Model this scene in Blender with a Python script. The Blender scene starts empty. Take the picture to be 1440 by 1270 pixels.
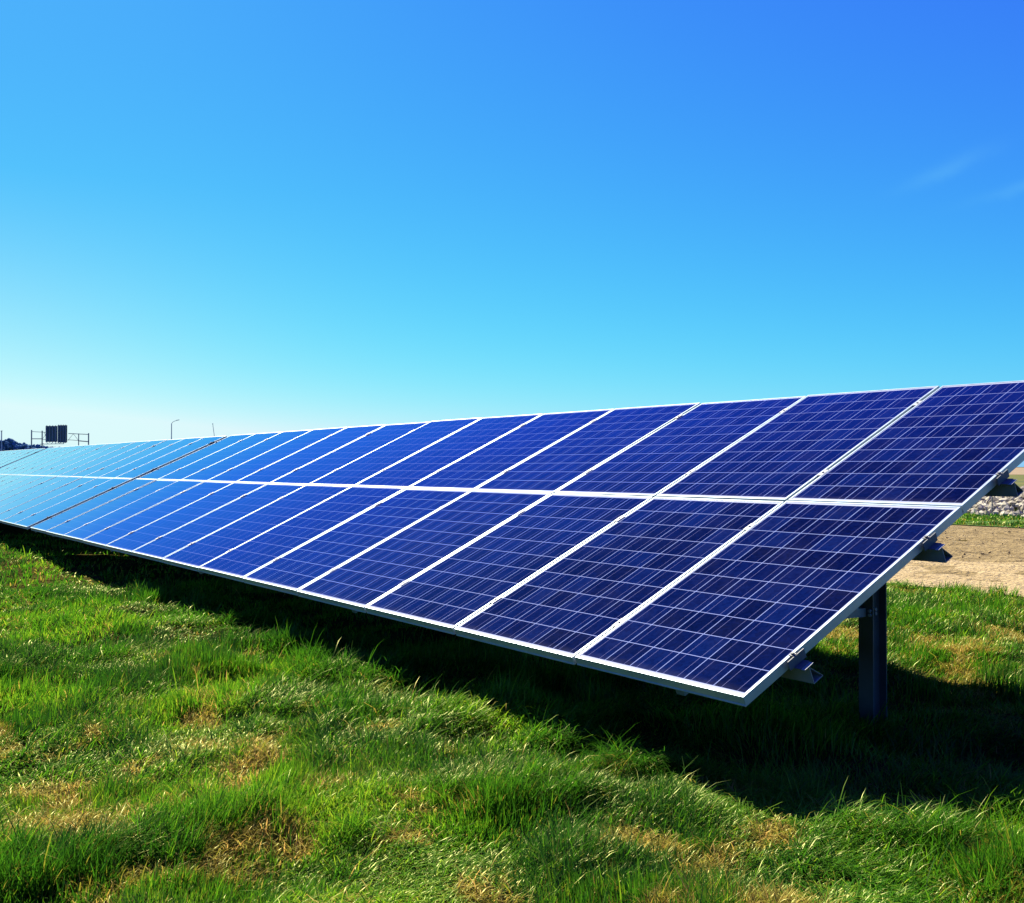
import bpy, math, random
import numpy as np
from mathutils import Vector, Matrix

random.seed(7)
rng = np.random.default_rng(11)
scene = bpy.context.scene
COL = scene.collection

# ------------------------------------------------------------------ camera
CAM_LOC = (2.624, -2.938, 1.277)
YAW, PITCH, FPX = 0.9492, 0.0148, 1448.1          # FPX: focal length in photo pixels (photo 1440 wide)
cam_data = bpy.data.cameras.new("camera")
cam_data.sensor_fit = 'HORIZONTAL'
cam_data.sensor_width = 36.0
cam_data.lens = 36.0 * FPX / 1440.0
cam_data.clip_start = 0.05
cam_data.clip_end = 6000.0
cam = bpy.data.objects.new("camera", cam_data)
cam.location = CAM_LOC
cam.rotation_euler = (math.pi / 2 + PITCH, 0, YAW)
COL.objects.link(cam)
scene.camera = cam

# ------------------------------------------------------------------ sun, sky, exposure
SUN_DIR = Vector((-0.96, 0.10, 1.0)).normalized()   # towards the sun: down the row to the left, outside the frame
SUN_EL = math.asin(SUN_DIR.z)
SUN_ROT = math.atan2(SUN_DIR.x, SUN_DIR.y)
sun_data = bpy.data.lights.new("sun", 'SUN')
sun_data.energy = 5.0
sun_data.angle = math.radians(0.5)
sun_data.color = (1.0, 0.92, 0.75)
sun = bpy.data.objects.new("sun", sun_data)
sun.rotation_euler = SUN_DIR.to_track_quat('Z', 'Y').to_euler()
sun.location = (-30, 2, 20)
COL.objects.link(sun)

world = bpy.data.worlds.new("World")
scene.world = world
world.use_nodes = True
wn, wl = world.node_tree.nodes, world.node_tree.links
wn.clear()
w_out = wn.new('ShaderNodeOutputWorld')
w_bg = wn.new('ShaderNodeBackground')
w_sky = wn.new('ShaderNodeTexSky')
w_sky.sky_type = 'NISHITA'
w_sky.sun_disc = False
w_sky.sun_elevation = SUN_EL
w_sky.sun_rotation = SUN_ROT
w_sky.air_density = 1.0
w_sky.dust_density = 0.3
w_sky.ozone_density = 3.0
# the photo's vivid rendition of the sky: one tone curve per channel, log-quadratic
w_sep = wn.new('ShaderNodeSeparateColor'); w_com = wn.new('ShaderNodeCombineColor')
wl.new(w_sky.outputs[0], w_sep.inputs[0])
def w_math(op, a, b=None):
    q = wn.new('ShaderNodeMath'); q.operation = op
    for i, v in enumerate((a, b)):
        if v is None: continue
        if isinstance(v, (int, float)): q.inputs[i].default_value = v
        else: wl.new(v, q.inputs[i])
    return q.outputs[0]
SKY_STRENGTH = 0.1
SKY_GAIN = 2 ** -1.8                   # the picture is exposed 1.8 stops up, the sky as much down
# pale milky air low over the horizon on the sun's side
w_tc = wn.new('ShaderNodeTexCoord'); w_dot = wn.new('ShaderNodeVectorMath'); w_dot.operation = 'DOT_PRODUCT'
w_nrm = wn.new('ShaderNodeVectorMath'); w_nrm.operation = 'NORMALIZE'
wl.new(w_tc.outputs['Generated'], w_nrm.inputs[0]); wl.new(w_nrm.outputs[0], w_dot.inputs[0])
w_dot.inputs[1].default_value = Vector((-0.995, 0.03, 0.05)).normalized()
w_lobe = w_math('POWER', w_math('MAXIMUM', w_dot.outputs['Value'], 0.0), 24.0)
w_sz = wn.new('ShaderNodeSeparateXYZ'); wl.new(w_nrm.outputs[0], w_sz.inputs[0])
w_low = w_math('MINIMUM', w_math('MAXIMUM', w_math('SUBTRACT', 1.15, w_math('MULTIPLY', w_sz.outputs[2], 4.5)), 0.0), 1.0)
w_lobe = w_math('MULTIPLY', w_lobe, w_low)
# two faint cirrus wisps high on the right
w_noise = wn.new('ShaderNodeTexNoise'); w_noise.inputs['Scale'].default_value = 22.0; w_noise.inputs['Detail'].default_value = 5
wl.new(w_nrm.outputs[0], w_noise.inputs['Vector'])
def w_streak(az, el, half_len, half_wid, tilt):
    c = Vector((math.sin(az) * math.cos(el), math.cos(az) * math.cos(el), math.sin(el)))
    e1 = c.cross(Vector((0, 0, 1))).normalized(); e2 = e1.cross(c)
    t1 = e1 * math.cos(tilt) + e2 * math.sin(tilt); t2 = e2 * math.cos(tilt) - e1 * math.sin(tilt)
    terms = []
    for vec, half, wob in ((t1, half_len, 0.0), (t2, half_wid, 0.010)):
        d = wn.new('ShaderNodeVectorMath'); d.operation = 'DOT_PRODUCT'
        wl.new(w_nrm.outputs[0], d.inputs[0]); d.inputs[1].default_value = vec
        q = d.outputs['Value']
        if wob: q = w_math('ADD', q, w_math('MULTIPLY', w_math('SUBTRACT', w_noise.outputs['Fac'], 0.5), wob * 2))
        q = w_math('DIVIDE', q, half); terms.append(w_math('MULTIPLY', q, q))
    return w_math('EXPONENT', w_math('MULTIPLY', w_math('ADD', terms[0], terms[1]), -1.0))
w_wisp = w_math('ADD', w_streak(-0.455, 0.246, 0.055, 0.0050, 0.20), w_math('MULTIPLY', w_streak(-0.55, 0.262, 0.035, 0.0065, 0.36), 0.6))
w_wisp = w_math('MULTIPLY', w_wisp, w_math('MULTIPLY', w_noise.outputs['Fac'], 2.0))
for ch, (qa, qb, qc) in enumerate(((0.7293, -0.3348, -3.27), (-0.3947, 2.5348, -3.82), (-0.009, 0.1332, -0.2637))):
    x = w_math('LOGARITHM', w_math('MINIMUM', w_math('MAXIMUM', w_sep.outputs[ch], 1.5), 17.0), math.e)
    y = w_math('ADD', w_math('MULTIPLY', w_math('ADD', w_math('MULTIPLY', x, qa), qb), x), qc)
    y = w_math('EXPONENT', y)
    if ch < 2: y = w_math('ADD', y, w_math('MULTIPLY', w_lobe, (0.29, 0.09)[ch]))
    y = w_math('ADD', y, w_math('MULTIPLY', w_wisp, (0.030, 0.065, 0.0)[ch]))
    y = w_math('DIVIDE', w_math('MINIMUM', y, (0.72, 0.96, 0.99)[ch]), SKY_STRENGTH / SKY_GAIN)
    wl.new(y, w_com.inputs[ch])
wl.new(w_com.outputs[0], w_bg.inputs['Color'])
w_bg.inputs['Strength'].default_value = SKY_STRENGTH
wl.new(w_bg.outputs[0], w_out.inputs['Surface'])

vs = scene.view_settings
vs.view_transform = 'Standard'
vs.look = 'None'
vs.exposure = 1.8
vs.gamma = 1.0
vs.use_curve_mapping = False
scene.cycles.max_bounces = 6
scene.cycles.transparent_max_bounces = 4

# ------------------------------------------------------------------ helpers
def tag(o, label=None, cat=None, group=None, kind=None):
    if label: o['label'] = label
    if cat: o['category'] = cat
    if group: o['group'] = group
    if kind: o['kind'] = kind
    return o

def empty(name, loc=(0, 0, 0), rot=(0, 0, 0)):
    o = bpy.data.objects.new(name, None)
    o.empty_display_size = 0.2
    o.location = loc
    o.rotation_euler = rot
    COL.objects.link(o)
    return o

class MB:
    """collects shapes, then links them as one mesh object"""
    def __init__(self):
        self.v, self.f = [], []
    def add(self, vs_, fs_):
        n = len(self.v)
        self.v += [tuple(q) for q in vs_]
        self.f += [tuple(i + n for i in q) for q in fs_]
        return self
    def box(self, a, b):
        x0, y0, z0 = a; x1, y1, z1 = b
        return self.add([(x0,y0,z0),(x1,y0,z0),(x1,y1,z0),(x0,y1,z0),(x0,y0,z1),(x1,y0,z1),(x1,y1,z1),(x0,y1,z1)],
                        [(3,2,1,0),(4,5,6,7),(0,1,5,4),(1,2,6,5),(2,3,7,6),(3,0,4,7)])
    def bar(self, p, q, w, h, up=(0, 0, 1)):
        p, q = Vector(p), Vector(q)
        d = (q - p).normalized()
        s = d.cross(Vector(up))
        if s.length < 1e-4: s = d.cross(Vector((1, 0, 0)))
        s.normalize(); u = s.cross(d)
        vs_ = []
        for c in (p, q):
            for a, b in ((-1,-1),(1,-1),(1,1),(-1,1)):
                vs_.append(c + s * (a * w / 2) + u * (b * h / 2))
        return self.add(vs_, [(3,2,1,0),(4,5,6,7),(0,1,5,4),(1,2,6,5),(2,3,7,6),(3,0,4,7)])
    def tube(self, pts, r, n=10, r1=None):
        pts = [Vector(p) for p in pts]
        vs_ = []; m = len(pts)
        for i, p in enumerate(pts):
            d = (pts[min(i+1, m-1)] - pts[max(i-1, 0)]).normalized()
            ref = Vector((0, 0, 1)) if abs(d.z) < 0.9 else Vector((1, 0, 0))
            s = d.cross(ref).normalized(); u = s.cross(d)
            rr = r if r1 is None else r + (r1 - r) * i / (m - 1)
            for k in range(n):
                a = 2 * math.pi * k / n
                vs_.append(p + s * (rr * math.cos(a)) + u * (rr * math.sin(a)))
        fs_ = [(i*n+k, i*n+(k+1)%n, (i+1)*n+(k+1)%n, (i+1)*n+k) for i in range(m-1) for k in range(n)]
        fs_ += [tuple(range(n-1, -1, -1)), tuple(range((m-1)*n, m*n))]
        return self.add(vs_, fs_)
    def extrude_x(self, poly, x0, x1):
        """closed (y,z) outline swept along x"""
        n = len(poly)
        vs_ = [(x0, y, z) for y, z in poly] + [(x1, y, z) for y, z in poly]
        fs_ = [(k, (k+1)%n, n+(k+1)%n, n+k) for k in range(n)]
        fs_ += [tuple(range(n-1, -1, -1)), tuple(range(n, 2*n))]
        return self.add(vs_, fs_)
    def xform(self, M):
        self.v = [tuple(M @ Vector(q)) for q in self.v]
        return self
    def mesh(self, name, mat):
        me = bpy.data.meshes.new(name)
        me.from_pydata(self.v, [], self.f)
        import bmesh
        bm = bmesh.new(); bm.from_mesh(me)
        bmesh.ops.recalc_face_normals(bm, faces=bm.faces)
        bm.to_mesh(me); bm.free()
        if mat: me.materials.append(mat)
        me.update()
        return me
    def build(self, name, mat, parent=None):
        o = bpy.data.objects.new(name, self.mesh(name, mat))
        COL.objects.link(o)
        if parent is not None: o.parent = parent
        return o

def smooth(o):
    for p in o.data.polygons: p.use_smooth = True
    return o

def copy_tree(o, parent=None):
    c = o.copy(); COL.objects.link(c)
    if parent is not None: c.parent = parent
    for ch in list(o.children): copy_tree(ch, c)
    return c

# numpy value noise
def vnoise(x, y, seed=0):
    xi = np.floor(x).astype(np.int64); yi = np.floor(y).astype(np.int64)
    xf = x - xi; yf = y - yi
    def h(a, b):
        n = (a * 374761393 + b * 668265263 + seed * 974634777) & 0xffffffff
        n = ((n ^ (n >> 13)) * 1274126177) & 0xffffffff
        n = n ^ (n >> 16)
        return (n & 0xffffff) / float(0xffffff)
    u = xf*xf*(3-2*xf); v = yf*yf*(3-2*yf)
    return (h(xi,yi)*(1-u)+h(xi+1,yi)*u)*(1-v) + (h(xi,yi+1)*(1-u)+h(xi+1,yi+1)*u)*v
def fbm(x, y, seed=0, octv=3):
    s = 0; a = 0.5; t = 0
    for k in range(octv):
        s = s + a * vnoise(x * 2**k, y * 2**k, seed + 17*k); t += a; a *= 0.5
    return s / t
def sstep(a, b, x):
    t = np.clip((x - a) / (b - a), 0, 1)
    return t*t*(3-2*t)

# ------------------------------------------------------------------ materials
def new_mat(name):
    m = bpy.data.materials.new(name); m.use_nodes = True
    nt = m.node_tree
    b = nt.nodes['Principled BSDF']
    return m, nt, nt.nodes, nt.links, b

def ramp(n, stops):
    r = n.new('ShaderNodeValToRGB')
    els = r.color_ramp.elements
    while len(els) < len(stops): els.new(0.5)
    for e, (p, c) in zip(els, stops):
        e.position = p; e.color = (*c, 1)
    return r

def metal_mat(name, base, metallic=0.6, rough=0.4, var=0.12, scale=18.0):
    m, nt, n, l, b = new_mat(name)
    tc = n.new('ShaderNodeTexCoord'); nz = n.new('ShaderNodeTexNoise')
    nz.inputs['Scale'].default_value = scale; nz.inputs['Detail'].default_value = 5
    l.new(tc.outputs['Object'], nz.inputs['Vector'])
    lo = tuple(c * (1 - var) for c in base); hi = tuple(min(1, c * (1 + var)) for c in base)
    r = ramp(n, [(0.3, lo), (0.7, hi)])
    l.new(nz.outputs['Fac'], r.inputs[0]); l.new(r.outputs[0], b.inputs['Base Color'])
    mr = n.new('ShaderNodeMapRange')
    mr.inputs['To Min'].default_value = rough * 0.8; mr.inputs['To Max'].default_value = rough * 1.25
    l.new(nz.outputs['Fac'], mr.inputs['Value']); l.new(mr.outputs[0], b.inputs['Roughness'])
    b.inputs['Metallic'].default_value = metallic
    return m

M_ALU = metal_mat('anodised_aluminium', (0.31, 0.385, 0.425), 0.58, 0.38, 0.06)
M_GALV = metal_mat('galvanised_steel', (0.20, 0.215, 0.225), 0.25, 0.5, 0.18, 9)
M_POST = metal_mat('weathered_steel_post', (0.06, 0.068, 0.08), 0.5, 0.5, 0.2, 7)
M_CLAMP = metal_mat('dark_clamp_steel', (0.07, 0.075, 0.08), 0.0, 0.6, 0.15, 14)
M_DARK = metal_mat('dark_grey_steel', (0.10, 0.12, 0.14), 0.3, 0.5, 0.15, 5)
M_FAR = metal_mat('far_grey_steel', (0.16, 0.20, 0.24), 0.2, 0.6, 0.1, 1)
M_PALE = metal_mat('hazed_far_steel', (0.34, 0.44, 0.48), 0.1, 0.6, 0.1, 1)  # steel paled towards grey-blue: distance haze put into its colour
M_SIGNBACK = metal_mat('sign_back_metal', (0.05, 0.11, 0.13), 0.2, 0.55, 0.2, 0.7)

# solar cells: 6 x 10 cells with two busbars each, drawn from the sheet's own metre UVs
PW, PH = 0.992, 1.604                 # module width, length
MARG_U, MARG_V = 0.0160, 0.0280       # frame lip + white backsheet border
CU, CV = (PW - 2*MARG_U) / 6, (PH - 2*MARG_V) / 10

def cell_mat():
    m, nt, n, l, b = new_mat('solar_cells_under_glass')
    uv = n.new('ShaderNodeUVMap'); uv.uv_map = 'metres'
    sep = n.new('ShaderNodeSeparateXYZ'); l.new(uv.outputs[0], sep.inputs[0])
    def mth(op, a, bb=None, clamp=False):
        q = n.new('ShaderNodeMath'); q.operation = op; q.use_clamp = clamp
        for i, s in enumerate((a, bb)):
            if s is None: continue
            if isinstance(s, (int, float)): q.inputs[i].default_value = s
            else: l.new(s, q.inputs[i])
        return q.outputs[0]
    cu = mth('DIVIDE', mth('SUBTRACT', sep.outputs[0], MARG_U), CU)
    cv = mth('DIVIDE', mth('SUBTRACT', sep.outputs[1], MARG_V), CV)
    iu, iv = mth('FLOOR', cu), mth('FLOOR', cv)
    fu, fv = mth('FRACT', cu), mth('FRACT', cv)
    du = mth('MULTIPLY', mth('SUBTRACT', 0.5, mth('ABSOLUTE', mth('SUBTRACT', fu, 0.5))), CU)   # metres to cell edge
    dv = mth('MULTIPLY', mth('SUBTRACT', 0.5, mth('ABSOLUTE', mth('SUBTRACT', fv, 0.5))), CV)
    gap = mth('MAXIMUM', mth('LESS_THAN', du, 0.0021), mth('LESS_THAN', dv, 0.0021))
    bus = mth('LESS_THAN', mth('ABSOLUTE', mth('SUBTRACT', mth('ABSOLUTE', mth('SUBTRACT', fu, 0.5)), 0.25)), 0.0011 / CU)
    # outside the cell block: white backsheet
    outu = mth('MAXIMUM', mth('LESS_THAN', cu, 0.0), mth('GREATER_THAN', cu, 6.0))
    outv = mth('MAXIMUM', mth('LESS_THAN', cv, 0.0), mth('GREATER_THAN', cv, 10.0))
    border = mth('MAXIMUM', outu, outv)
    # per-cell tone and the crystal grain
    oi = n.new('ShaderNodeObjectInfo')
    comb = n.new('ShaderNodeCombineXYZ')
    l.new(iu, comb.inputs[0]); l.new(iv, comb.inputs[1])
    l.new(mth('MULTIPLY', oi.outputs['Random'], 97.0), comb.inputs[2])
    wn_ = n.new('ShaderNodeTexWhiteNoise'); wn_.noise_dimensions = '3D'
    l.new(comb.outputs[0], wn_.inputs['Vector'])
    vo = n.new('ShaderNodeTexVoronoi'); vo.voronoi_dimensions = '3D'
    vo.inputs['Scale'].default_value = 70
    c2 = n.new('ShaderNodeCombineXYZ')
    l.new(sep.outputs[0], c2.inputs[0]); l.new(sep.outputs[1], c2.inputs[1])
    l.new(mth('MULTIPLY', oi.outputs['Random'], 31.0), c2.inputs[2])
    l.new(c2.outputs[0], vo.inputs['Vector'])
    sepc = n.new('ShaderNodeSeparateColor'); l.new(vo.outputs['Color'], sepc.inputs[0])
    tone = mth('ADD', mth('MULTIPLY', wn_.outputs['Value'], 0.65), mth('MULTIPLY', sepc.outputs[0], 0.35))
    r = ramp(n, [(0.1, (0.0006, 0.0014, 0.0140)), (0.5, (0.0010, 0.0029, 0.0285)), (0.95, (0.0017, 0.0062, 0.0480))])
    l.new(tone, r.inputs[0])
    def mix(f, a, bb):
        q = n.new('ShaderNodeMix'); q.data_type = 'RGBA'
        l.new(f, q.inputs[0])
        for k, s in ((6, a), (7, bb)):
            if isinstance(s, tuple): q.inputs[k].default_value = (*s, 1)
            else: l.new(s, q.inputs[k])
        return q.outputs[2]
    c = mix(bus, r.outputs[0], (0.0780, 0.0819, 0.1716))
    c = mix(gap, c, (0.150, 0.185, 0.335))
    c = mix(border, c, (0.2808, 0.3042, 0.3510))
    n.remove(b); out = n['Material Output']
    dn = n.new('ShaderNodeTexNoise'); dn.inputs['Scale'].default_value = 5.0; dn.inputs['Detail'].default_value = 8; dn.inputs['Roughness'].default_value = 0.7
    l.new(c2.outputs[0], dn.inputs['Vector'])
    dm = n.new('ShaderNodeMapRange'); dm.inputs['From Min'].default_value = 0.45; dm.inputs['From Max'].default_value = 0.85
    dm.inputs['To Min'].default_value = 0.0; dm.inputs['To Max'].default_value = 0.03
    l.new(dn.outputs['Fac'], dm.inputs['Value'])
    low = n.new('ShaderNodeMapRange'); low.inputs['From Min'].default_value = 0.015; low.inputs['From Max'].default_value = 0.07
    low.inputs['To Min'].default_value = 0.14; low.inputs['To Max'].default_value = 0.0
    l.new(sep.outputs[1], low.inputs['Value'])
    c = mix(mth('ADD', dm.outputs[0], mth('MULTIPLY', low.outputs[0], dn.outputs['Fac'])), c, (0.16, 0.15, 0.13))
    df = n.new('ShaderNodeBsdfDiffuse'); l.new(c, df.inputs['Color'])
    gl = n.new('ShaderNodeBsdfGlossy'); gl.inputs['Color'].default_value = (0.80, 0.92, 1.0, 1)
    nz = n.new('ShaderNodeTexNoise'); nz.inputs['Scale'].default_value = 3.0; nz.inputs['Detail'].default_value = 6
    l.new(c2.outputs[0], nz.inputs['Vector'])
    mr = n.new('ShaderNodeMapRange'); mr.inputs['To Min'].default_value = 0.02; mr.inputs['To Max'].default_value = 0.07
    l.new(nz.outputs['Fac'], mr.inputs['Value']); l.new(mr.outputs[0], gl.inputs['Roughness'])
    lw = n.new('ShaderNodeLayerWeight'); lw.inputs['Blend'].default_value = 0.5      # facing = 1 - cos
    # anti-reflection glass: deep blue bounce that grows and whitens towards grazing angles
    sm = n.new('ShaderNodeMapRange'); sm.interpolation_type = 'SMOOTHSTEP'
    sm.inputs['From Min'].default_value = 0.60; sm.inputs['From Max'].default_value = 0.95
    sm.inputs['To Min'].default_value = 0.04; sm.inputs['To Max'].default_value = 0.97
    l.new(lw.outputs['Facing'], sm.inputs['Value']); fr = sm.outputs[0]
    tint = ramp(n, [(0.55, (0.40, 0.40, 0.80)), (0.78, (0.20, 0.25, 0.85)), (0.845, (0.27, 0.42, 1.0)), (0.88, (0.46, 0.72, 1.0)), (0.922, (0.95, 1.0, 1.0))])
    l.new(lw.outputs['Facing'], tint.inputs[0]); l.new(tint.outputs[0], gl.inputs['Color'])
    ms = n.new('ShaderNodeMixShader'); l.new(fr, ms.inputs[0])
    l.new(df.outputs[0], ms.inputs[1]); l.new(gl.outputs[0], ms.inputs[2])
    l.new(ms.outputs[0], out.inputs['Surface'])
    return m
M_CELL = cell_mat()

# ------------------------------------------------------------------ ground
ZB = 0.42                              # height of the array's lower edge over the soil
TH = 0.4342; CT, ST = math.cos(TH), math.sin(TH)

def soil_z(x, y):
    f = 1 - sstep(5.2, 6.4, y)
    g = 0.07 * (fbm(x / 1.6, y / 1.6, 3) - 0.5) + 0.13 * (fbm(x / 0.42, y / 0.42, 5, 2) - 0.5)
    return g * f * (1 - sstep(25, 60, np.abs(x)))

def grid_mesh(name, xs, ys, zf, mat):
    X, Y = np.meshgrid(xs, ys)
    Z = zf(X, Y)
    V = np.stack([X.ravel(), Y.ravel(), Z.ravel()], 1)
    nx, ny = len(xs), len(ys)
    i = (np.arange(ny-1)[:, None] * nx + np.arange(nx-1)[None, :]).ravel()
    F = np.stack([i, i+1, i+1+nx, i+nx], 1)
    me = bpy.data.meshes.new(name)
    me.from_pydata(V.tolist(), [], F.tolist())
    me.polygons.foreach_set('use_smooth', np.ones(len(F), bool))
    me.materials.append(mat); me.update()
    o = bpy.data.objects.new(name, me); COL.objects.link(o)
    return o

def soil_mat(name, stops, scale, bump=0.4, detail=8, rough=0.95, scale2=None, stretch=None):
    m, nt, n, l, b = new_mat(name)
    tc = n.new('ShaderNodeTexCoord')
    nz = n.new('ShaderNodeTexNoise'); nz.inputs['Scale'].default_value = scale; nz.inputs['Detail'].default_value = detail
    nz.inputs['Roughness'].default_value = 0.65
    vec = tc.outputs['Object']
    if stretch:
        mp = n.new('ShaderNodeMapping'); mp.inputs['Scale'].default_value = stretch; mp.inputs['Rotation'].default_value = (0, 0, 0.12)
        l.new(vec, mp.inputs['Vector']); vec = mp.outputs[0]
    l.new(vec, nz.inputs['Vector'])
    r = ramp(n, stops); l.new(nz.outputs['Fac'], r.inputs[0])
    l.new(r.outputs[0], b.inputs['Base Color'])
    b.inputs['Roughness'].default_value = rough
    b.inputs['Specular IOR Level'].default_value = 0.0 if rough == 1.0 else 0.12
    bp = n.new('ShaderNodeBump'); bp.inputs['Strength'].default_value = bump; bp.inputs['Distance'].default_value = 0.10
    n2 = n.new('ShaderNodeTexNoise'); n2.inputs['Scale'].default_value = scale2 or scale * 5; n2.inputs['Detail'].default_value = 6
    l.new(tc.outputs['Object'], n2.inputs['Vector'])
    l.new(n2.outputs['Fac'], bp.inputs['Height']); l.new(bp.outputs[0], b.inputs['Normal'])
    return m

M_SOIL = soil_mat('soil_under_grass', [(0.3, (0.016, 0.020, 0.005)), (0.55, (0.034, 0.028, 0.008)), (0.75, (0.070, 0.048, 0.014))], 1.7, 0.8, rough=1.0)
M_FARGRASS = soil_mat('far_grass', [(0.3, (0.0273, 0.0663, 0.0094)), (0.55, (0.0429, 0.0936, 0.0125)), (0.75, (0.0663, 0.1092, 0.0172))], 0.6, 0.8, scale2=12)
M_OLIVE = soil_mat('olive_meadow', [(0.3, (0.0468, 0.0585, 0.0094)), (0.55, (0.0702, 0.0741, 0.0140)), (0.75, (0.1170, 0.0936, 0.0273))], 0.12, 0.5, scale2=2)
M_TAN = soil_mat('bare_far_field', [(0.3, (0.1404, 0.1014, 0.0546)), (0.7, (0.1950, 0.1443, 0.0858))], 0.06, 0.3, scale2=1)
M_DIRT = soil_mat('clodded_dirt', [(0.30, (0.0829, 0.0565, 0.0215)), (0.5, (0.1609, 0.1170, 0.0488)), (0.72, (0.2340, 0.1755, 0.0829))], 3.2, 1.0, scale2=14)
M_TRACK = soil_mat('dry_dirt_track', [(0.28, (0.1198, 0.0799, 0.0320)), (0.42, (0.2546, 0.1897, 0.0919)), (0.75, (0.3295, 0.2546, 0.1348))], 3.6, 1.0, scale2=16, stretch=(0.30, 1.25, 1))

def spaced(lo_far, lo, hi, hi_far, step, grow=1.35):
    a = list(np.arange(lo, hi + 1e-6, step))
    s = step; x = a[-1]
    while x < hi_far: s *= grow; x += s; a.append(x)
    s = step; x = a[0]; b = []
    while x > lo_far: s *= grow; x -= s; b.append(x)
    return np.array(b[::-1] + a)

ground = grid_mesh('ground', spaced(-4000, -20, 5, 4000, 0.10), spaced(-4000, -4, 7.3, 4000, 0.10), soil_z, M_SOIL)
tag(ground, 'lumpy dark soil under the grass and the solar array', kind='structure')

def strip(name, x0, x1, y0f, y1f, mat, label, z, bump, nx, ny, seed):
    xs = np.linspace(x0, x1, nx); t = np.linspace(0, 1, ny)
    X = np.repeat(xs[None, :], ny, 0)
    y0 = y0f(xs); y1 = y1f(xs)
    Y = y0[None, :] + (y1 - y0)[None, :] * t[:, None]
    edge = np.minimum(1, np.minimum(t, 1 - t)[:, None] * 12)
    Z = z + bump * edge * (fbm(X * 1.9, Y * 1.9, seed, 5) - 0.35)
    V = np.stack([X.ravel(), Y.ravel(), Z.ravel()], 1)
    i = (np.arange(ny-1)[:, None] * nx + np.arange(nx-1)[None, :]).ravel()
    F = np.stack([i, i+1, i+1+nx, i+nx], 1)
    me = bpy.data.meshes.new(name); me.from_pydata(V.tolist(), [], F.tolist())
    me.polygons.foreach_set('use_smooth', np.ones(len(F), bool))
    me.materials.append(mat); me.update()
    o = bpy.data.objects.new(name, me); COL.objects.link(o)
    return tag(o, label, kind='structure')

def field_edge(x): return 6.85 + 0.35 * (fbm(x * 0.9, x * 0 + 3.1, 21, 4) - 0.5) * 2
def track_far(x): return 10.35 + 0.10 * (x + 5) + 0.9 * (fbm(x * 0.5, x * 0 + 7.7, 22, 3) - 0.5)
def dirt_far(x): return 17.9 + 0.5 * (fbm(x * 0.5, x * 0 + 1.7, 23, 3) - 0.5)
strip('dirt_field', -45, 14, lambda x: field_edge(x) + 0.4, dirt_far, M_DIRT, 'rough clodded brown dirt beyond the pale track', 0.012, 0.09, 900, 160, 31)
strip('dirt_track', -45, 14, field_edge, track_far, M_TRACK, 'pale dry rutted dirt track behind the solar array', 0.018, 0.075, 900, 90, 32)
strip('grass_verge', -90, 25, dirt_far, lambda x: 30 + 0 * x, M_FARGRASS, 'green strip of turf beyond the dirt', 0.03, 0.10, 160, 60, 33)
strip('meadow', -400, 60, lambda x: 30 + 0 * x, lambda x: 150 + 0 * x, M_OLIVE, 'olive meadow beyond the stone bank', 0.05, 0.3, 120, 50, 34)
strip('far_field', -2500, 300, lambda x: 150 + 0 * x, lambda x: 1600 + 0 * x, M_TAN, 'bare tan field reaching the horizon', 0.08, 0.3, 40, 40, 35)

# ------------------------------------------------------------------ solar panel (one, then copies)
PITCH_U = 1.012
ROW_GAP = 0.012

def panel_frame_mesh():
    prof = [(-0.011, -0.003), (-0.011, -0.0006), (-0.0104, 0.0), (-0.0006, 0.0), (0.0, -0.0006), (0.0, -0.0350),
            (0.0036, -0.0354), (0.0042, -0.0375), (0.0036, -0.0400), (-0.024, -0.0400), (-0.024, -0.0380),
            (-0.002, -0.0380), (-0.002, -0.003)]
    mb = MB(); n = len(prof); vs_ = []
    for cx, cy in ((0, 0), (1, 0), (1, 1), (0, 1)):
        for o, w in prof:
            ou = min(o, 0.0)                          # the drip lip runs along the short edges only
            vs_.append(((PW + ou) if cx else -ou, (PH + o) if cy else -o, w))
    fs_ = []
    for k in range(4):
        for i in range(n):
            a, b = k*n + i, k*n + (i+1) % n
            c, d = ((k+1) % 4)*n + (i+1) % n, ((k+1) % 4)*n + i
            fs_.append((a, b, c, d))
    mb.add(vs_, fs_)
    return mb

def make_panel():
    root = empty('solar_panel')
    panel_frame_mesh().build('frame', M_ALU, root)
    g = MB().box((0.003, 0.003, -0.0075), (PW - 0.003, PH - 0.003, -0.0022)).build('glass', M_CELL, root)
    uvl = g.data.uv_layers.new(name='metres')
    for lp in g.data.loops:
        co = g.data.vertices[lp.vertex_index].co
        uvl.data[lp.index].uv = (co.x, co.y)
    j = MB().box((PW/2 - 0.055, PH - 0.20, -0.0260), (PW/2 + 0.055, PH - 0.10, -0.0076)).build('junction_box', M_DARK, root)
    return root

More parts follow.
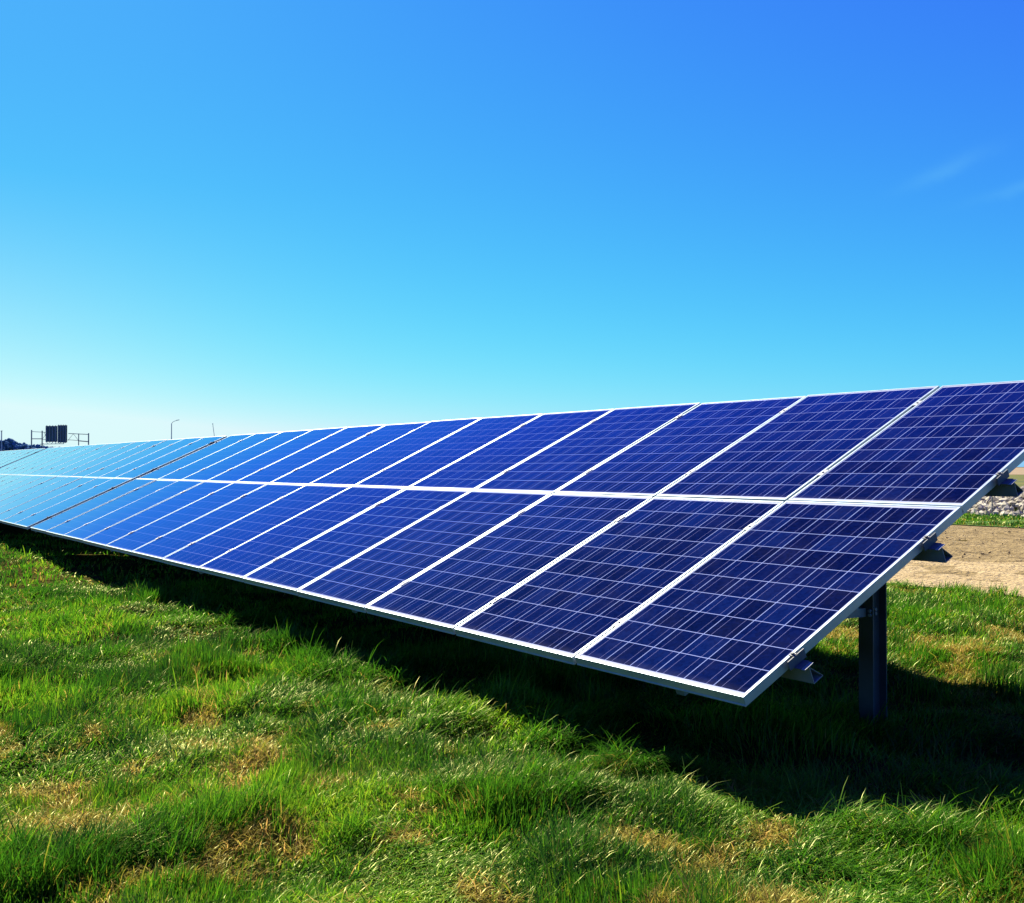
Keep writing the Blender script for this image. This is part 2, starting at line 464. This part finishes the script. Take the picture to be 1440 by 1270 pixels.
ORD = ['nearest', 'second', 'third', 'fourth', 'fifth', 'sixth', 'seventh', 'eighth', 'ninth', 'tenth', 'eleventh', 'twelfth', 'thirteenth']
T_X = [0.0, -13.136 - 0.25, 0]        # right end of each table
T_X[2] = T_X[1] - 13.136 - 0.33
NPAN = 13
proto = make_panel()
first = True
jit = random.Random(5)
for ti, x0 in enumerate(T_X):
    for i in range(NPAN):
        for row in (0, 1):
            o = proto if first else copy_tree(proto)
            first = False
            s0 = row * (PH + ROW_GAP)
            xl = x0 - i * PITCH_U - PW
            o.location = (xl, s0 * CT, ZB + s0 * ST + jit.uniform(-0.0015, 0.0015))
            o.rotation_euler = (TH + math.radians(jit.uniform(-0.12, 0.12)), math.radians(jit.uniform(-0.10, 0.10)), 0)
            rn = ('lower', 'upper')[row]
            if ti == 0:
                if i == 0: lab = f'dark blue {rn}-row solar panel at the near right end of the array'
                elif i == 12: lab = f'{rn}-row solar panel bordering the dark gap on its near side'
                else: lab = f'{ORD[i]} {rn}-row solar panel counted from the near right end'
            elif ti == 1:
                if i == 0: lab = f'bright sky-reflecting {rn}-row solar panel just beyond the dark gap'
                elif i == 12: lab = f'pale {rn}-row solar panel ending the second table at its far gap'
                else: lab = f'pale sky-reflecting {ORD[i]} {rn}-row solar panel beyond the dark gap'
            else:
                lab = f'washed-out {ORD[i]} {rn}-row solar panel of the farthest table at the left edge'
            tag(o, lab, 'solar panel', 'solar panels in the tilted array')

# ------------------------------------------------------------------ mounting racks
PURLIN_S = [0.305, 1.295, 1.955, 2.945]
def sl(y_s, w, x=0.0):                  # slope coords -> (x, y, z) in rack space
    return (x, y_s * CT - w * ST, ZB + y_s * ST + w * CT)

def purlin_poly(s):
    t = 0.003
    P = [(-0.028, -0.0405), (0.028, -0.0405), (0.028, -0.0435), (0.0025, -0.0435), (0.006, -0.051), (0.060, -0.116), (0.056, -0.1175),
         (-0.0015, -0.1175), (-0.0015, -0.0435), (-0.028, -0.0435)]
    # hollow: outer outline then the inner triangle cut back along the same edge
    return [sl(s + a, w)[1:] for a, w in P]

def purlin(mb, s, x0, x1):
    t = 0.003
    def q(a, w): return sl(s + a, w)[1:]
    mb.extrude_x([q(-0.028, -0.0435), q(0.028, -0.0435), q(0.028, -0.0405), q(-0.028, -0.0405)], x0, x1)     # top flange
    mb.extrude_x([q(-t/2, -0.1150), q(t/2, -0.1150), q(t/2, -0.0435), q(-t/2, -0.0435)], x0, x1)             # web
    mb.extrude_x([q(-t/2, -0.1180), q(0.058, -0.1180), q(0.058, -0.1150), q(-t/2, -0.1150)], x0, x1)         # bottom flange
    mb.extrude_x([q(0.058, -0.1148), q(0.0555, -0.1148), q(0.004, -0.0520), q(0.004, -0.0480)], x0, x1)      # folded return

def end_clamp(s, x, sgn):
    mb = MB(); L = 0.052
    def bx(x0, x1, w0, w1, s0=-L, s1=L):
        a, b = sorted((x0 * sgn + x, x1 * sgn + x))
        vs_ = [sl(s + ss, ww, xx) for ww in (w0, w1) for ss, xx in ((s0, a), (s0, b), (s1, b), (s1, a))]
        mb.add(vs_, [(3,2,1,0),(4,5,6,7),(0,1,5,4),(1,2,6,5),(2,3,7,6),(3,0,4,7)])
    bx(0.0165, 0.0205, -0.0370, 0.0010)            # upright plate, standing off the frame
    bx(-0.009, 0.0165, 0.0006, 0.0030, -0.011, 0.011)   # tongue over the frame
    bx(0.0165, 0.050, -0.0402, -0.0372, -0.030, 0.030)  # foot on the purlin
    b0 = Vector(sl(s, 0.0036, x + 0.006 * sgn)); b1 = Vector(sl(s, 0.0105, x + 0.006 * sgn))
    mb.tube([b0, b1], 0.0075, 6)
    return mb

def mid_clamp(s, x):
    mb = MB()
    a, b = x - 0.016, x + 0.016
    vs_ = [sl(s + ss, ww, xx) for ww in (0.0004, 0.0034) for ss, xx in ((-0.035, a), (-0.035, b), (0.035, b), (0.035, a))]
    mb.add(vs_, [(3,2,1,0),(4,5,6,7),(0,1,5,4),(1,2,6,5),(2,3,7,6),(3,0,4,7)])
    mb.tube([sl(s, 0.0034, x), sl(s, 0.0095, x)], 0.0065, 6)
    mb.tube([sl(s, 0.0, x), sl(s, -0.041, x)], 0.004, 6)
    return mb

def make_rack(idx):
    root = empty('mounting_rack', (T_X[idx], 0, 0))
    x_end = -(NPAN - 1) * PITCH_U - PW
    for s in PURLIN_S:
        mb = MB(); purlin(mb, s, x_end - 0.06, 0.068); mb.build('purlin', M_GALV, root)
    for s in PURLIN_S:
        end_clamp(s, 0.0, 1).build('end_clamp', M_CLAMP, root)
        end_clamp(s, x_end, -1).build('end_clamp', M_CLAMP, root)
    for i in range(1, NPAN):
        for s in PURLIN_S:
            mid_clamp(s, -i * PITCH_U + 0.010).build('mid_clamp', M_GALV, root)
    xs = [-0.47 - 3.05 * k for k in range(5)]
    for x in xs:
        mb = MB()                                    # I-section pile with its web fore and aft
        yc, d, w = 1.46, 0.112, 0.082
        top = sl(1.46 / CT, -0.13)[2]
        mb.box((x - w/2, yc - d/2, -0.3), (x + w/2, yc - d/2 + 0.007, top))
        mb.box((x - w/2, yc + d/2 - 0.007, -0.3), (x + w/2, yc + d/2, top + 0.04))
        mb.box((x - 0.003, yc - d/2 + 0.007, -0.3), (x + 0.003, yc + d/2 - 0.007, top))
        mb.build('post', M_POST, root)
        mb = MB(); up = Vector((0, -ST, CT))
        mb.bar(sl(0.15, -0.160, x - 0.075), sl(3.05, -0.160, x - 0.075), 0.050, 0.080, up)
        mb.build('rafter', M_GALV, root)
        mb = MB(); mb.bar((x - 0.018, yc - d/2, ZB + 0.145), (x - 0.018, 0.50, ZB + 0.170), 0.04, 0.042)
        mb.build('brace', M_GALV, root)
        for zz in (ZB + 0.135, ZB + 0.155, top - 0.03, top - 0.08):
            mb = MB(); mb.tube([(x + w/2 - 0.014, yc - d/2 - 0.010, zz), (x + w/2 - 0.014, yc - d/2 - 0.0005, zz)], 0.008, 6)
            mb.tube([(x + 0.003, yc + 0.012, zz), (x + 0.013, yc + 0.012, zz)], 0.009, 6)
            mb.build('bolt', M_GALV, root)
    return root
RACK_L = ['galvanised steel rack carrying the near table of panels up to the dark gap',
          'steel rack carrying the second table of panels beyond the dark gap',
          'steel rack under the farthest washed-out table of panels at left']
for i in range(3):
    tag(make_rack(i), RACK_L[i], 'mounting rack', 'steel racks under the solar array')

# ------------------------------------------------------------------ stone bank and fence behind
def ico():
    import bmesh
    bm = bmesh.new(); bmesh.ops.create_icosphere(bm, subdivisions=1, radius=1)
    v = np.array([q.co[:] for q in bm.verts]); f = np.array([[w.index for w in q.verts] for q in bm.faces]); bm.free()
    return v, f
IV, IF = ico()

def bank_h(x, y):
    # long low bank of dumped stones, taller towards the right
    u = x + 13.0; c = 24.6 + 0.10 * u
    prof = np.clip(1 - ((y - c) / 3.1) ** 2, 0, 1)
    return prof * np.clip(0.22 + 0.17 * (u + 1.2) , 0, 1.25)

def stone_bank():
    n = 9000
    x = rng.uniform(-17.5, -3, n); y = rng.uniform(21.5, 29.5, n)
    h = bank_h(x, y) * (0.9 + 0.2 * fbm(x, y, 44)); k = h > 0.02
    x, y, h = x[k], y[k], h[k]; n = len(x)
    r = rng.uniform(0.05, 0.15, n) * rng.uniform(0.7, 1.1, n)
    sc = rng.uniform(0.7, 1.25, (n, 1, 3)) * r[:, None, None]
    V = IV[None] * (1 + rng.uniform(-0.22, 0.22, (n, len(IV), 1))) * sc
    a = rng.uniform(0, 6.28, n); ca, sa = np.cos(a)[:, None], np.sin(a)[:, None]
    V = np.stack([V[..., 0]*ca - V[..., 1]*sa, V[..., 0]*sa + V[..., 1]*ca, V[..., 2]], -1)
    V += np.stack([x, y, h], -1)[:, None]
    F = IF[None] + (np.arange(n) * len(IV))[:, None, None]
    me = bpy.data.meshes.new('stone_bank')
    me.from_pydata(V.reshape(-1, 3).tolist(), [], F.reshape(-1, 3).tolist())
    at = me.attributes.new('rnd', 'FLOAT', 'POINT')
    at.data.foreach_set('value', np.repeat(rng.random(n), len(IV)).astype(np.float32))
    m, nt, nn, l, b = new_mat('pale_stone')
    ar = nn.new('ShaderNodeAttribute'); ar.attribute_name = 'rnd'
    r_ = ramp(nn, [(0.0, (0.15, 0.13, 0.085)), (0.5, (0.25, 0.225, 0.155)), (1.0, (0.36, 0.33, 0.245))])
    l.new(ar.outputs['Fac'], r_.inputs[0]); l.new(r_.outputs[0], b.inputs['Base Color']); b.inputs['Roughness'].default_value = 0.9
    me.materials.append(m); me.update()
    o = bpy.data.objects.new('stone_bank', me); COL.objects.link(o)
    tag(o, 'low bank of pale dumped stones beyond the dirt behind the array', 'stones', kind='stuff')
stone_bank()

def dirt_clods():
    n = 2600
    x = rng.uniform(-16, 2, n); y = 6.9 + 11 * rng.random(n) ** 0.8
    k = (y > field_edge(x)) & (y < dirt_far(x)) & (rng.random(n) < np.where(y > track_far(x), 1.0, 0.08)) & (fbm(x / 1.2, y / 1.2, 81) > 0.42)
    x, y = x[k], y[k]; n = len(x)
    r = 0.006 + 0.016 * rng.random(n) ** 3
    V = IV[None] * (1 + rng.uniform(-0.3, 0.3, (n, len(IV), 1))) * (rng.uniform(0.7, 1.3, (n, 1, 3)) * r[:, None, None])
    V += np.stack([x, y, 0.03 + r * 0.4], -1)[:, None]
    F = IF[None] + (np.arange(n) * len(IV))[:, None, None]
    me = bpy.data.meshes.new('dirt_clods'); me.from_pydata(V.reshape(-1, 3).tolist(), [], F.reshape(-1, 3).tolist())
    me.materials.append(M_TRACK); me.update()
    o = bpy.data.objects.new('dirt_clods', me); COL.objects.link(o)
    tag(o, 'small brown clods scattered over the dirt behind the array', 'dirt', kind='stuff')
dirt_clods()

def wire_fence():
    # thin steel posts with wires, running along the foot of the stone bank
    root = empty('wire_fence', (-12.0, 21.2, 0))
    pts = [(-0.75 - 0.0 + 0.80 * k * 1.0, 0.15 * k) for k in range(-4, 9)]
    for (x, y) in pts:
        h = 1.0 + 0.05 * math.sin(7 * x)
        mb = MB(); mb.tube([(x, y, 0.0), (x + 0.01, y, h)], 0.013, 6); mb.build('post', M_DARK, root)
    for z in (0.35, 0.62, 0.92):
        mb = MB(); mb.tube([(x, y - 0.012, z) for x, y in pts], 0.0025, 5); mb.build('wire', M_DARK, root)
    tag(root, 'thin wire fence on slim dark posts in front of the pale stones', 'fence')
wire_fence()

# ------------------------------------------------------------------ far things on the left, each at its own distance
CAMV = Vector(CAM_LOC)
F_ = Vector((-math.sin(YAW), math.cos(YAW), 0)); R_ = Vector((math.cos(YAW), math.sin(YAW), 0))
def far_at(px, dist):                    # ground point in the direction of photo column px
    p = CAMV + dist * (F_ + R_ * ((px - 720) / FPX)); p.z = 0
    return p

def sign_gantry():
    D = 190.0; k = D / FPX
    root = empty('road_sign_gantry', far_at(82, D), (0, 0, YAW))
    z = lambda py: CAM_LOC[2] + (656.4 - py) * k
    X = lambda px: (px - 82) * k
    for px, top in ((42, 604.5), (57, 605.5), (108.5, 609.5), (122.5, 609)):
        mb = MB(); mb.tube([(X(px), 0.6, 0), (X(px), 0.6, z(top))], 0.115 if px not in (108.5,) else 0.09, 8); mb.build('post', M_FAR, root)
    mb = MB()
    for a, b, ya, yb, r in ((42, 66, 606.8, 608.0, .05), (57, 57, 617, 617.2, .05), (42, 57, 617, 617, .085), (57, 95, 618, 618.8, .05),
                         (94, 122.5, 609.5, 610.8, .07), (94, 110, 618.3, 619.6, .05), (108.5, 122.5, 619.8, 621, .10)):
        if a == b: continue
        mb.tube([(X(a), 0.6, z(ya)), (X(b), 0.6, z(yb))], r, 6)
    for a, b, ya, yb in ((57, 64, 618, 608), (60, 64, 608, 618), (94, 101, 618.5, 610), (101, 108, 610, 619)):
        mb.tube([(X(a), 0.6, z(ya)), (X(b), 0.6, z(yb))], 0.035, 5)
    mb.build('truss', M_FAR, root)
    for (a, b, t, u) in ((64, 80.5, 599.0, 621.5), (81, 94.3, 598.0, 622.2)):
        mb = MB(); mb.box((X(a), -0.06, z(u)), (X(b), 0.0, z(t)))
        s = mb.build('sign_board', M_SIGNBACK, root)
        ns = 4
        for q in range(ns):
            xx = X(a) + (X(b) - X(a)) * (q + 0.5) / ns
            MB().box((xx - 0.055, -0.22, z(u) - 0.12), (xx + 0.055, -0.061, z(t) + 0.10)).build('rib', M_FAR, s)
    mb = MB()
    mb.bar((X(60), -0.9, z(624.8)), (X(92), -0.9, z(624.2)), 0.5, 0.09)
    for q in range(6):
        xx = X(63 + q * 5.6)
        mb.bar((xx, -0.9, z(624.5)), (xx, 0.2, z(621.8)), 0.05, 0.05)
    mb.build('walkway', M_FAR, root)
    tag(root, 'overhead road sign gantry seen from behind with two dark sign boards', 'sign gantry')
sign_gantry()

def street_lamp():
    D = 150.0; k = D / FPX
    root = empty('street_lamp', far_at(241, D), (0, 0, YAW))
    z = lambda py: CAM_LOC[2] + (656.4 - py) * k
    MB().tube([(0, 0, 0), (0, 0, z(595.5))], 0.10, 8, 0.06).build('pole', M_PALE, root)
    MB().tube([(0, 0, z(595.6)), (0.15, 0, z(593.8)), (0.45, 0, z(592.2)), (0.72, 0, z(591.4))], 0.035, 6).build('arm', M_PALE, root)
    MB().bar((0.70, 0, z(591.2)), (1.12, 0, z(590.4)), 0.2, 0.08).build('lamp_head', M_PALE, root)
    tag(root, 'distant curved-arm street lamp rising behind the far panels', 'street lamp')
street_lamp()

def lone_pole(name, px, top_px, top_py, D, r, lab, cat):
    k = D / FPX
    root = empty(name, far_at(px, D), (0, 0, YAW))
    zt = CAM_LOC[2] + (656.4 - top_py) * k
    MB().tube([(0, 0, 0), (((top_px - px) * k), 0, zt)], r, 8, r * 0.7).build('shaft', M_PALE, root)
    MB().tube([((top_px - px) * k, 0, zt), ((top_px - px) * k - 0.02, 0, zt + 0.10)], r * 1.25, 8).build('cap', M_PALE, root)
    tag(root, lab, cat)
lone_pole('utility_pole', 2.0, 2.0, 606.5, 170, 0.12, 'dark upright pole before the wooded hill at far left', 'pole')
lone_pole('slanted_mast', 309.0, 299.0, 596.5, 140, 0.05, 'thin leaning mast above the panels right of the street lamp', 'mast')

def woods():
    # wooded rise far off at the left, one dark mass of leaf clumps
    n = 30000
    px = rng.uniform(-330, 85, n); D = rng.uniform(255, 330, n)
    prof = np.interp(px, [-330, -200, -120, -40, 0, 8, 14, 20, 24, 30, 45, 60, 85],
                         [617, 613, 619, 616, 621.3, 620.6, 619.6, 621.3, 624.0, 625.2, 626.8, 628.5, 631])
    top = 1.28 + (656.4 - prof) * 290 / FPX + 0.5 * (vnoise(px * 0.3, D * 0.1, 9) - 0.7)
    zc = top * rng.uniform(0, 1, n) ** 0.6
    P = np.array(CAM_LOC)[None, :] + D[:, None] * (np.array(F_)[None] + np.array(R_)[None] * ((px - 720) / FPX)[:, None])
    r = rng.uniform(0.22, 0.5, n)
    V = IV[None] * (1 + rng.uniform(-0.35, 0.35, (n, len(IV), 1))) * r[:, None, None]
    V = V + np.stack([P[:, 0], P[:, 1], zc - r * 1.1], -1)[:, None]
    F = IF[None] + (np.arange(n) * len(IV))[:, None, None]
    me = bpy.data.meshes.new('distant_woods')
    me.from_pydata(V.reshape(-1, 3).tolist(), [], F.reshape(-1, 3).tolist())
    m, nt, nn, l, b = new_mat('hazed_foliage')
    tc = nn.new('ShaderNodeTexCoord'); nz = nn.new('ShaderNodeTexNoise'); nz.inputs['Scale'].default_value = 0.4
    l.new(tc.outputs['Object'], nz.inputs['Vector'])
    r_ = ramp(nn, [(0.3, (0.045, 0.11, 0.20)), (0.7, (0.065, 0.14, 0.25))])  # blue air haze of the distance painted into the leaf colour
    l.new(nz.outputs['Fac'], r_.inputs[0]); l.new(r_.outputs[0], b.inputs['Base Color']); b.inputs['Roughness'].default_value = 1.0
    b.inputs['Specular IOR Level'].default_value = 0.0
    me.materials.append(m); me.update()
    o = bpy.data.objects.new('distant_woods', me); COL.objects.link(o)
    tag(o, 'dark bluish wooded rise on the horizon at far left', 'woods', kind='stuff')
woods()

# ------------------------------------------------------------------ grass
def grass_mat():
    m, nt, n, l, b = new_mat('grass_blades')
    n.remove(b); out = n['Material Output']
    def attr(a):
        q = n.new('ShaderNodeAttribute'); q.attribute_name = a; return q.outputs['Fac']
    rnd, dry, tip = attr('rnd'), attr('dry'), attr('tip')
    g = ramp(n, [(0.0, (0.0090, 0.0560, 0.0034)), (0.4, (0.0202, 0.1053, 0.0039)), (0.72, (0.0560, 0.1680, 0.0056)), (1.0, (0.1512, 0.2520, 0.0112))])
    l.new(rnd, g.inputs[0])
    d = ramp(n, [(0.0, (0.1290, 0.1376, 0.0103)), (0.5, (0.2236, 0.1720, 0.0241)), (1.0, (0.3956, 0.2494, 0.0645))])
    l.new(rnd, d.inputs[0])
    mx = n.new('ShaderNodeMix'); mx.data_type = 'RGBA'
    l.new(dry, mx.inputs[0]); l.new(g.outputs[0], mx.inputs[6]); l.new(d.outputs[0], mx.inputs[7])
    df = n.new('ShaderNodeBsdfDiffuse'); tr = n.new('ShaderNodeBsdfTranslucent'); gl = n.new('ShaderNodeBsdfGlossy')
    l.new(mx.outputs[2], df.inputs[0])
    br = n.new('ShaderNodeHueSaturation'); br.inputs['Value'].default_value = 1.5; br.inputs['Hue'].default_value = 0.485
    l.new(mx.outputs[2], br.inputs['Color']); l.new(br.outputs[0], tr.inputs[0])
    gl.inputs['Roughness'].default_value = 0.38; gl.inputs['Color'].default_value = (1.0, 1.0, 0.45, 1)
    a1 = n.new('ShaderNodeMixShader'); a1.inputs[0].default_value = 0.45
    l.new(df.outputs[0], a1.inputs[1]); l.new(tr.outputs[0], a1.inputs[2])
    a2 = n.new('ShaderNodeMixShader')
    a2.inputs[0].default_value = 0.02
    l.new(a1.outputs[0], a2.inputs[1]); l.new(gl.outputs[0], a2.inputs[2])
    l.new(a2.outputs[0], out.inputs['Surface'])
    return m

def dry_field(x, y):
    a = fbm(x / 0.17 + 9.3, y / 0.17, 64, 3); b = fbm(x / 1.4, y / 1.4 + 4.4, 62, 2)
    return sstep(0.55, 0.68, 0.66 * a + 0.34 * b)
def tuft_field(x, y):
    return sstep(0.38, 0.74, fbm(x / 0.26, y / 0.26 + 2.2, 63, 2))

def scatter_polar(n, d0, d1, a0, a1):
    d = np.sqrt(rng.uniform(d0**2, d1**2, n)); a = rng.uniform(a0, a1, n)      # a: angle right of the optical axis
    fx, fy, rx, ry = F_.x, F_.y, R_.x, R_.y
    x = CAM_LOC[0] + d * (np.cos(a) * fx + np.sin(a) * rx)
    y = CAM_LOC[1] + d * (np.cos(a) * fy + np.sin(a) * ry)
    return x, y

def make_grass():
    H, H2 = math.radians(42), math.radians(64)      # the lawn runs on well past both sides of the frame
    HR = (H + H2) / math.radians(72)
    zones = [  # count, d0, d1, blade width, height factor
        (195000, 1.4, 4.4, 0.0032, 1.0),
        (200000, 4.4, 7.5, 0.0045, 1.0),
        (150000, 7.5, 12.0, 0.0065, 1.0),
        (70000, 12.0, 21.0, 0.012, 1.0),
    ]
    xs, ys, ws, hs = [], [], [], []
    for (c, d0, d1, w, hf) in zones:
        x, y = scatter_polar(int(c * HR), d0, d1, -H, H2)
        # thin out under the array and where the panels hide the ground
        k = np.ones(len(x), bool)
        hid = (y > 2.2) & (x < -4.0 - 0.9 * (y - 2.2)); k &= ~hid
        shade = (y > 0.25) & (y < 2.6) & (x < 0.4)
        k &= ~(shade & (rng.random(len(x)) < 0.55))
        k &= y < field_edge(x) + 0.10 * rng.random(len(x))
        xs.append(x[k]); ys.append(y[k]); ws.append(np.full(k.sum(), w)); hs.append(np.full(k.sum(), hf))
    # matted straw lying in the dry patches
    x, y = scatter_polar(int(330000 * HR), 1.4, 9.0, -H, H2)
    k = (dry_field(x, y) > 0.25 + 0.75 * rng.random(len(x))) & (y < 6.3) & ~((y > 0.25) & (y < 2.6) & (x < 0.4)) & ~((y > 2.2) & (x < -4.0 - 0.9 * (y - 2.2)))
    n_thatch = int(k.sum())
    xs.append(x[k]); ys.append(y[k]); ws.append(np.full(n_thatch, 0.0034)); hs.append(np.full(n_thatch, -1.0))
    # green strip beyond the dirt
    n = 60000
    x = rng.uniform(-22, -4, n); y = rng.uniform(17.9, 23.5, n); k = (y > dirt_far(x)) & (bank_h(x, y) < 0.05)
    xs.append(x[k]); ys.append(y[k]); ws.append(np.full(k.sum(), 0.018)); hs.append(np.full(k.sum(), 0.9))
    x, y, w, hf = map(np.concatenate, (xs, ys, ws, hs)); n = len(x)
    far = y > 15
    thatch = hf < 0; hf = np.abs(hf)
    dry = dry_field(x, y); tuft = tuft_field(x, y)
    shade_edge = np.exp(-((y - 0.0) / 0.35) ** 2)
    h = (0.036 + 0.028 * rng.random(n) + tuft * (0.034 + 0.060 * rng.random(n))) * (1 - 0.45 * dry) * (1 + 0.35 * shade_edge) * hf
    h = np.where(thatch, 0.05 + 0.05 * rng.random(n), h)
    odd = (rng.random(n) < 0.02) & ~thatch
    h = np.where(odd, h * 1.6 + 0.03, h)
    z0 = np.where(far, 0.03, soil_z(x, y)) - 0.008
    # direction the blades lie in: slow swirl with a drift to the right and away
    th0 = 0.95 + 3.4 * (fbm(x / 0.55, y / 0.55, 71, 2) - 0.5) * 2
    az = th0 + rng.normal(0, 1.15, n)
    lean = np.clip(0.62 + 1.5 * (fbm(x / 0.4, y / 0.4, 72, 2) - 0.45) + rng.normal(0, 0.22, n) + 0.25 * shade_edge, 0.05, 1.25)   # radians from upright
    isdry = (rng.random(n) < np.clip(dry * 0.88 + 0.06, 0, 1)).astype(float)
    isdry = np.where(thatch, 1.0, isdry)
    isdry *= rng.uniform(0.55, 1.0, n)
    lean = np.where(isdry > 0, lean + 0.25, lean)
    lean = np.where(thatch, rng.uniform(0.7, 1.5, n), lean)
    rnd = np.clip(0.46 + rng.normal(0, 0.24, n) + 0.45 * (fbm(x / 0.7, y / 0.7, 73, 2) - 0.5) * 2 - 0.18 * tuft, 0, 1)
    az = np.where(thatch, rng.uniform(0, 6.283, n), az)
    rnd = np.where(thatch, np.clip(rng.normal(0.62, 0.28, n), 0, 1), rnd)
    dirx, diry = np.cos(az), np.sin(az)
    wa = az + np.pi / 2 + rng.normal(0, 0.5, n)
    wx, wy = np.cos(wa), np.sin(wa)
    T = [0.0, 0.38, 0.74, 1.0]
    V = np.zeros((n, 7, 3), np.float32); tip = np.zeros((n, 7), np.float32)
    px, py, pz = x.copy(), y.copy(), z0.copy(); prev = 0.0; vi = 0
    for k, t in enumerate(T):
        if k:
            seg = (t - prev) * h * 1.15
            ang = lean * (0.35 + 1.05 * (t + prev) / 2 * 1.25)
            px = px + dirx * np.sin(ang) * seg; py = py + diry * np.sin(ang) * seg; pz = pz + np.cos(ang) * seg
        prev = t
        hw = w * (0.5, 0.52, 0.34, 0.0)[k] * rng.uniform(0.75, 1.25, n) if k < 3 else 0
        if k < 3:
            V[:, vi] = np.stack([px - wx*hw, py - wy*hw, pz], -1); V[:, vi+1] = np.stack([px + wx*hw, py + wy*hw, pz], -1)
            tip[:, vi:vi+2] = t; vi += 2
        else:
            V[:, vi] = np.stack([px, py, pz], -1); tip[:, vi] = 1
    base = np.arange(n, dtype=np.int32)[:, None] * 7
    quads = np.concatenate([base + np.array([[0, 1, 3, 2]]), base + np.array([[2, 3, 5, 4]])], 1).reshape(-1, 4)
    tris = base + np.array([[4, 5, 6]])
    me = bpy.data.meshes.new('grass')
    nv, nq, nt_ = n*7, len(quads), len(tris)
    me.vertices.add(nv); me.vertices.foreach_set('co', V.ravel())
    me.loops.add(nq*4 + nt_*3)
    me.loops.foreach_set('vertex_index', np.concatenate([quads.ravel(), tris.ravel()]).astype(np.int32))
    me.polygons.add(nq + nt_)
    ls = np.concatenate([np.arange(nq)*4, nq*4 + np.arange(nt_)*3]).astype(np.int32)
    me.polygons.foreach_set('loop_start', ls)
    me.polygons.foreach_set('use_smooth', np.ones(nq + nt_, bool))
    me.update(calc_edges=True)
    for nm, arr in (('rnd', np.repeat(rnd, 7)), ('dry', np.repeat(isdry, 7)), ('tip', tip.ravel())):
        a = me.attributes.new(nm, 'FLOAT', 'POINT'); a.data.foreach_set('value', arr.astype(np.float32))
    me.materials.append(grass_mat())
    o = bpy.data.objects.new('grass', me); COL.objects.link(o)
    tag(o, 'tussocky green grass with dry yellow patches around the solar array', 'grass', kind='stuff')
    print('blades', n)
make_grass()
